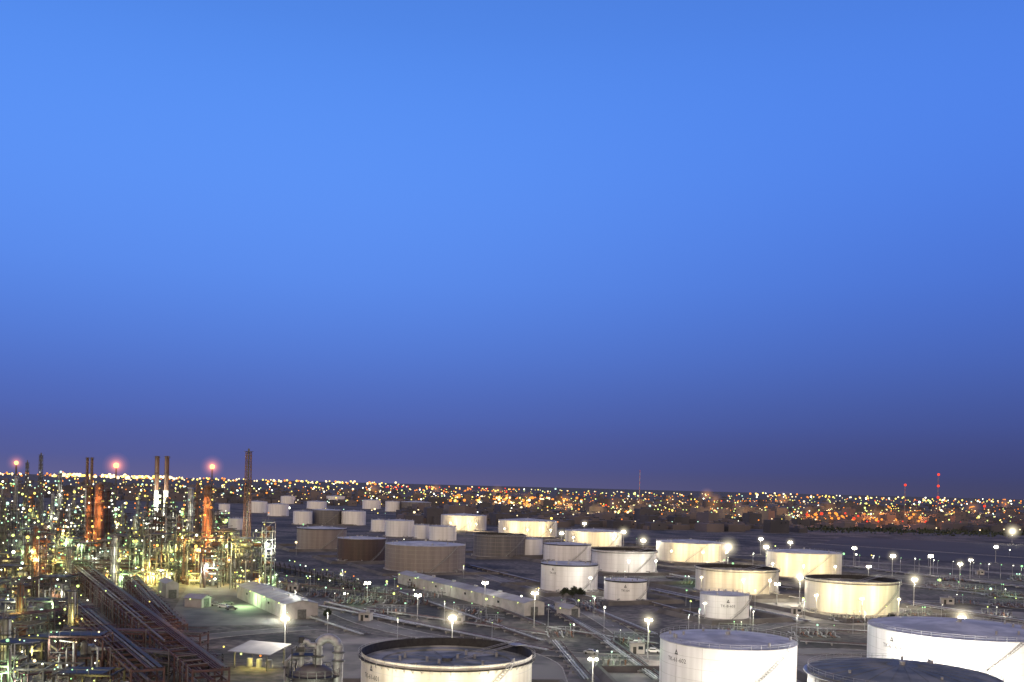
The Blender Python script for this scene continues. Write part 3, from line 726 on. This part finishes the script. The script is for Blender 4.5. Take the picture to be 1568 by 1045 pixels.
def manifold(x,y,n,lights='green',rz=0):
    b=MB()
    for i in range(n):
        xx=(i-n/2)*1.6; b.tube([(xx,-5,.6),(xx,-1,.6),(xx,-.6,1.4+.3*(i%2)),(xx,1,1.4+.3*(i%2)),(xx,1.6,.6),(xx,6,.6)],.22,M[['alu','pipegrey','rust'][i%3]],8)
        b.cyl((xx,0,1.4),(xx,0,2.6),.12,.12,M['steel'],6); b.cyl((xx,0,2.5),(xx,0,2.65),.45,.45,M['steel'],10)
    b.box((0,3,1.9),(n*1.6,1.2,.12),M['steel']); b.bar((-n*.8,2.4,3),(n*.8,2.4,3),.08,M['galv'])
    for k in range(n//2): b.bar((-n*.8+k*3.2,2.4,0),(-n*.8+k*3.2,2.4,3),.12,M['galv'])
    for i in range(max(2,n//4)):
        xx=U(-.5,.5)*n*1.6; b.cyl((xx,-2,0),(xx,-2,4.2),.07,.07,M['galv'],6); b.globe((xx,-2,4.3),gr(y)*.8,pick(lights))
    return b.obj('valve_manifold',(x,y,0),rz)
for px,py,n in [(510,915,14),(545,925,12),(580,915,10),(625,925,12),(660,915,8),(545,900,10),(600,940,8),(455,905,10),(885,935,12),(905,928,8),(1440,900,10),(1500,905,14),(1540,915,12),(1480,925,8),(1530,945,8),(1570,890,10),(1300,952,8),(1130,970,8),(1060,895,6),(970,985,8),(1250,975,10),(720,940,8),(750,955,6),(1410,945,8),(1460,890,10),(1550,930,12),(860,975,6),(940,1020,6),(500,885,8),(640,900,6)]:
    o=manifold(*P(px,py),n,'green',U(-.4,.2))
    if rnd()<.5: light(o,(0,-3,5),1500,LC[random.choice('gw')])
def small_lamp(x,y,h,mat,W=0,c=None):
    b=MB(); b.cyl((0,0,0),(0,0,h),.1,.06,M['galv'],6); b.bar((0,0,h),(0,-.8,h+.15),.08,M['galv']); b.box((0,-.9,h+.15),(.3,.6,.15),M['steel']); b.globe((0,-.9,h-.05),gr(y)*.75,mat)
    o=b.obj('street_lamp',(x,y,0))
    if W: light(o,(0,-.9,h-.6),W,c or (1,.95,.8),.3)
for i in range(70):
    px=U(420,1568); py=U(800,1000) if px<760 else U(835,985)
    x,y=P(px,py)
    if any((x-t[0])**2+(y-t[1])**2<(t[2]+3)**2 for t in TANKS): continue
    small_lamp(x,y,U(6,9),pick(random.choice(['green','mix'])),1500 if rnd()<.45 else 0)
for i in range(20):
    px=1290+i*15+U(-5,5); x,y=P(px,868+i*1.2); small_lamp(x,y,9,E['white'] if i%2 else E['green'],1200 if i%3==0 else 0)
for i in range(36):
    x,y=P(U(400,720),U(768,800)); small_lamp(x,y,9,pick(),3000 if i%3==0 else 0)

def car(x,y,rz,mat):
    b=MB(); prof=[(-2.2,.35),(-2.2,.85),(-1.5,.95),(-.9,1.45),(.6,1.45),(1.3,.95),(2.15,.82),(2.2,.35)]
    vs=[(a,s*.88*(.85 if z>1.2 else 1),z) for s in(-1,1) for a,z in prof]; n=len(prof)
    b.add(vs,[tuple(range(n)),tuple(range(2*n-1,n-1,-1))]+[(i,i+n,(i+1)%n+n,(i+1)%n) for i in range(n)],mat)
    for s in(-1,1):
        b.add([(-1.3,s*.90,1.0),(1.1,s*.90,1.0),(.5,s*.80,1.38),(-.8,s*.80,1.38)],[(0,1,2,3)],M['win'])
        for a in(-1.35,1.35): b.cyl((a,s*.72,.33),(a,s*.93,.33),.33,.33,M['tyre'],14)
    b.add([(1.28,-.75,.99),(1.28,.75,.99),(.66,.66,1.44),(.66,-.66,1.44)],[(0,1,2,3)],M['win']); b.add([(-1.5,-.75,1.0),(-1.5,.75,1.0),(-.95,.66,1.44),(-.95,-.66,1.44)],[(0,3,2,1)],M['win'])
    b.obj('parked_car',(x,y,.03),rz)
for px,py in((331,928),(343,931),(354,934),(349,926),(470,898),(1395,932),(905,1002),(1000,1000),(975,988),(760,912),(640,985)):
    x,y=P(px,py); car(x,y,U(-.5,.5),random.choice([M['white'],M['galv'],M['steel'],M['white']]))
def hut(x,y,w,d,h,rz):
    b=MB(); b.box((0,0,h/2),(w,d,h),M['shed']); b.box((0,0,h+.1),(w+.5,d+.5,.2),M['conc']); b.box((-w*.2,-d/2-.03,1.05),(1,.08,2.1),M['dark']); b.box((w*.22,-d/2-.03,h*.6),(1.4,.08,1),M['win']); b.box((w*.2,0,h+.6),(1.2,1,.8),M['galv'])
    b.obj('control_hut',(x,y,0),rz)
for px,py in((860,935),(450,905),(700,955),(975,1000),(1320,900),(1500,880),(1060,985),(1220,940),(560,950),(1450,925)):
    x,y=P(px,py); hut(x,y,U(4,6),U(3,4),U(2.6,3.2),U(-.4,0))
def tree(x,y,h,cr,n=700,name='tree'):
    b=MB(); b.cyl((0,0,0),(0,0,h*.45),.22,.14,M['bark'],8); cl=[]
    for i in range(9):
        a=U(0,6.28); r=U(.2,1)*cr*.75; e=Vector((r*math.cos(a),r*math.sin(a),h*U(.5,.92))); b.cyl((0,0,h*U(.3,.45)),e,.09,.03,M['bark'],5); cl.append((e,U(.3,.55)*cr))
    for i in range(n):
        c,r=random.choice(cl); v=Vector((random.gauss(0,1),random.gauss(0,1),random.gauss(0,.8))).normalized()*r*U(.5,1.1)+c
        s=U(.12,.3); a=Vector((U(-1,1),U(-1,1),U(-1,1))).normalized(); q=a.orthogonal().normalized()*s; p=a.cross(q).normalized()*s
        b.add([v-q-p,v+q-p*.6,v+q+p,v-q*.6+p],[(0,1,2,3)],M['leaf'])
    b.obj(name,(x,y,0))
for px,py,h in((862,916,4.5),(876,918,5.5),(888,916,4.5),(1365,955,3.5),(1348,958,3),(500,948,3.5),(980,905,3)):
    x,y=P(px,py); tree(x,y,h,h*.5)

# ---------------------------------------------------------------- far plain : city, field, trees
cb=MB(); cl=MB()
def cbuild(x,y):
    w_=U(12,34);d=U(10,24);h=U(4,11) if rnd()<.92 else U(14,24); m=M['city1'] if rnd()<.5 else M['city2']; rz=random.choice((.3,.3+1.57,.5))
    cb.box((x,y,h/2),(w_,d,h),m,rz); cb.box((x+U(-3,3),y,h+1.2),(w_*.3,d*.3,2.4),m,rz)
    co,si=math.cos(rz),math.sin(rz)
    for k in range(3):
        if rnd()<.5:
            lx=U(-.4,.4)*w_; cb.box((x+lx*co+(d/2+.1)*si,y+lx*si-(d/2+.1)*co,h*U(.3,.8)),(2.2,.2,1.4),E['warm'] if rnd()<.25 else M['win'],rz)
for i in range(1700):
    px=U(-60,1640); b0=U(10,62) if px>620 else U(12,38)
    d=H*F/b0; x=(px-784)/F*d
    if px>1230 and b0>52: continue
    cbuild(x,d)
co_=cb.obj('distant_city_buildings')
def clight(px,dep,mat,s=None,z=None):
    d=H*F/dep; x=(px-784)/F*d; s=s or d/1500*(U(.5,1.2) if rnd()<.85 else U(1.3,2.2)); z=z if z is not None else U(5,11)
    cl.globe((x,d,z+s),s,mat)
def cm():
    r=rnd(); return E['orange'] if r<.36 else E['yellow'] if r<.48 else E['warm'] if r<.70 else E['lime'] if r<.82 else E['cyan'] if r<.88 else E['white'] if r<.96 else E['red']
for i in range(560):
    px=U(400,1620); dep=random.betavariate(1.3,2.0)*62+5
    if px>1230 and dep>50: continue
    if px<700 and dep>26: continue
    clight(px,dep,cm())
for i in range(70):
    px=U(500,1560); dep=U(6,48); d=H*F/dep; x=(px-784)/F*d; a=random.choice((.15,.05,-.1,1.1)); sp=U(35,75)*d/2500; n=int(U(5,14)); m=random.choice([E['orange'],E['orange'],E['yellow'],E['warm'],E['lime']])
    for k in range(n):
        xx=x+math.cos(a)*sp*k; yy=d+math.sin(a)*sp*k; cl.globe((xx,yy,9),yy/1500*U(.55,1.05),m)
def cluster(px0,px1,dp0,dp1,n,mats,smin=.7,smax=1.6):
    for i in range(n):
        dep=U(dp0,dp1); clight(U(px0,px1),dep,random.choice(mats),s=H*F/dep/1500*U(smin,smax)*.82)
O,Y_,Wm=E['orange'],E['yellow'],E['warm']
cluster(690,870,22,34,80,[O,Y_,Wm,O],1.3,3.0)
cluster(560,800,6,14,60,[O,O,E['red'],Y_],.9,1.9)
cluster(1230,1440,38,50,75,[O,O,E['red'],O],1.2,3.2)
cluster(880,1240,34,48,60,[E['lime'],Y_,O,E['cyan'],Wm],1.0,2.4)
cluster(1150,1600,3,9,90,[O,Wm,E['white'],Y_],.9,1.8)
cluster(-40,270,1.5,6,110,[O,Y_,Wm,O],1.1,2.4)
cluster(95,270,2,7,70,[Y_,Wm,Wm],1.8,3.4)
cluster(270,620,1.5,6,100,[O,Y_,Wm],1.0,2.2)
cluster(-40,420,8,32,190,[E['lime'],E['cyan'],Y_,Wm,E['white'],O],.9,2.0)
cluster(330,700,12,36,70,[E['lime'],E['white'],Y_,O],.8,1.6)
clo=cl.obj('distant_city_lights')
for (a0,a1,d0,d1,n,c,W) in [(690,870,22,34,7,(1,.5,.15),220000),(1230,1440,38,49,9,(1,.33,.1),140000),(880,1240,32,48,10,(1,.72,.35),80000),(900,1560,10,34,16,(1,.55,.22),260000),(560,800,8,20,6,(1,.4,.15),260000)]:
    for i in range(n):
        dep=U(d0,d1); d=H*F/dep; lp=((U(a0,a1)-784)/F*d,d,18); light(clo,lp,W,c,1.5,'street_light_glow')
        if i%2==0: halo(clo,lp,d/1500*U(9,16),'c')  # glow shells added over the city, not tied to a fixture
b=MB(); quad([P(1215,846),P(1700,872),P(1700,842),P(1290,822)],0.05,pm('field_soil',(0.06,0.057,0.065),(0.038,0.037,0.045),0.01,0.95)); b.obj('open_field')
b=MB()
for i in range(1500):
    px=U(1230,1620); dep=U(53,57) if rnd()<.6 else U(46,60); d=H*F/dep; x=(px-784)/F*d+U(-5,5)
    s=U(.7,2.2); v=Vector((x,d+U(-6,6),U(.5,4.5)*max(0.15,math.sin(px*.13)*.5+.5))); a=Vector((U(-1,1),U(-1,1),U(-.6,.6))).normalized(); q=a.orthogonal().normalized()*s; p=a.cross(q).normalized()*s
    b.add([v-q-p,v+q-p*.5,v+q+p,v-q*.5+p],[(0,1,2,3)],M['leaf'])
b.obj('distant_tree_belt')
for px,pt,d,n in((1437,727,2600,3),(1386,743,2600,1),(980,720,2400,0)):
    X,Y,z=PD(px,pt,d); b=MB(); w_=2 if n else 1.0
    for i in range(14):
        z0=z*i/14; z1=z*(i+1)/14
        for s in(-1,1):
            b.bar((s*w_/2,0,z0),(s*w_/2,0,z1),.35,M['red'] if i%2 else M['galv']); b.bar((-s*w_/2,0,z0),(s*w_/2,0,z1),.25,M['galv'])
        b.bar((0,w_,z0),(0,w_,z1),.35,M['galv'])
    for k in range(n): b.globe((0,-1,z-k*(z*.28)),3.8,E['red'])
    b.obj('radio_mast',(X,Y,0))

# ---------------------------------------------------------------- camera
cam=bpy.data.cameras.new('camera'); co=bpy.data.objects.new('camera',cam); scene.collection.objects.link(co)
cam.sensor_width=36; cam.lens=36*F/1568; cam.shift_y=(744-522.5)/1568; cam.clip_start=0.5; cam.clip_end=120000
co.location=(0,0,H); co.rotation_euler=(math.radians(90),-TH,0)
scene.camera=co
scene.view_settings.view_transform='Standard'; scene.view_settings.look='None'; scene.view_settings.exposure=0
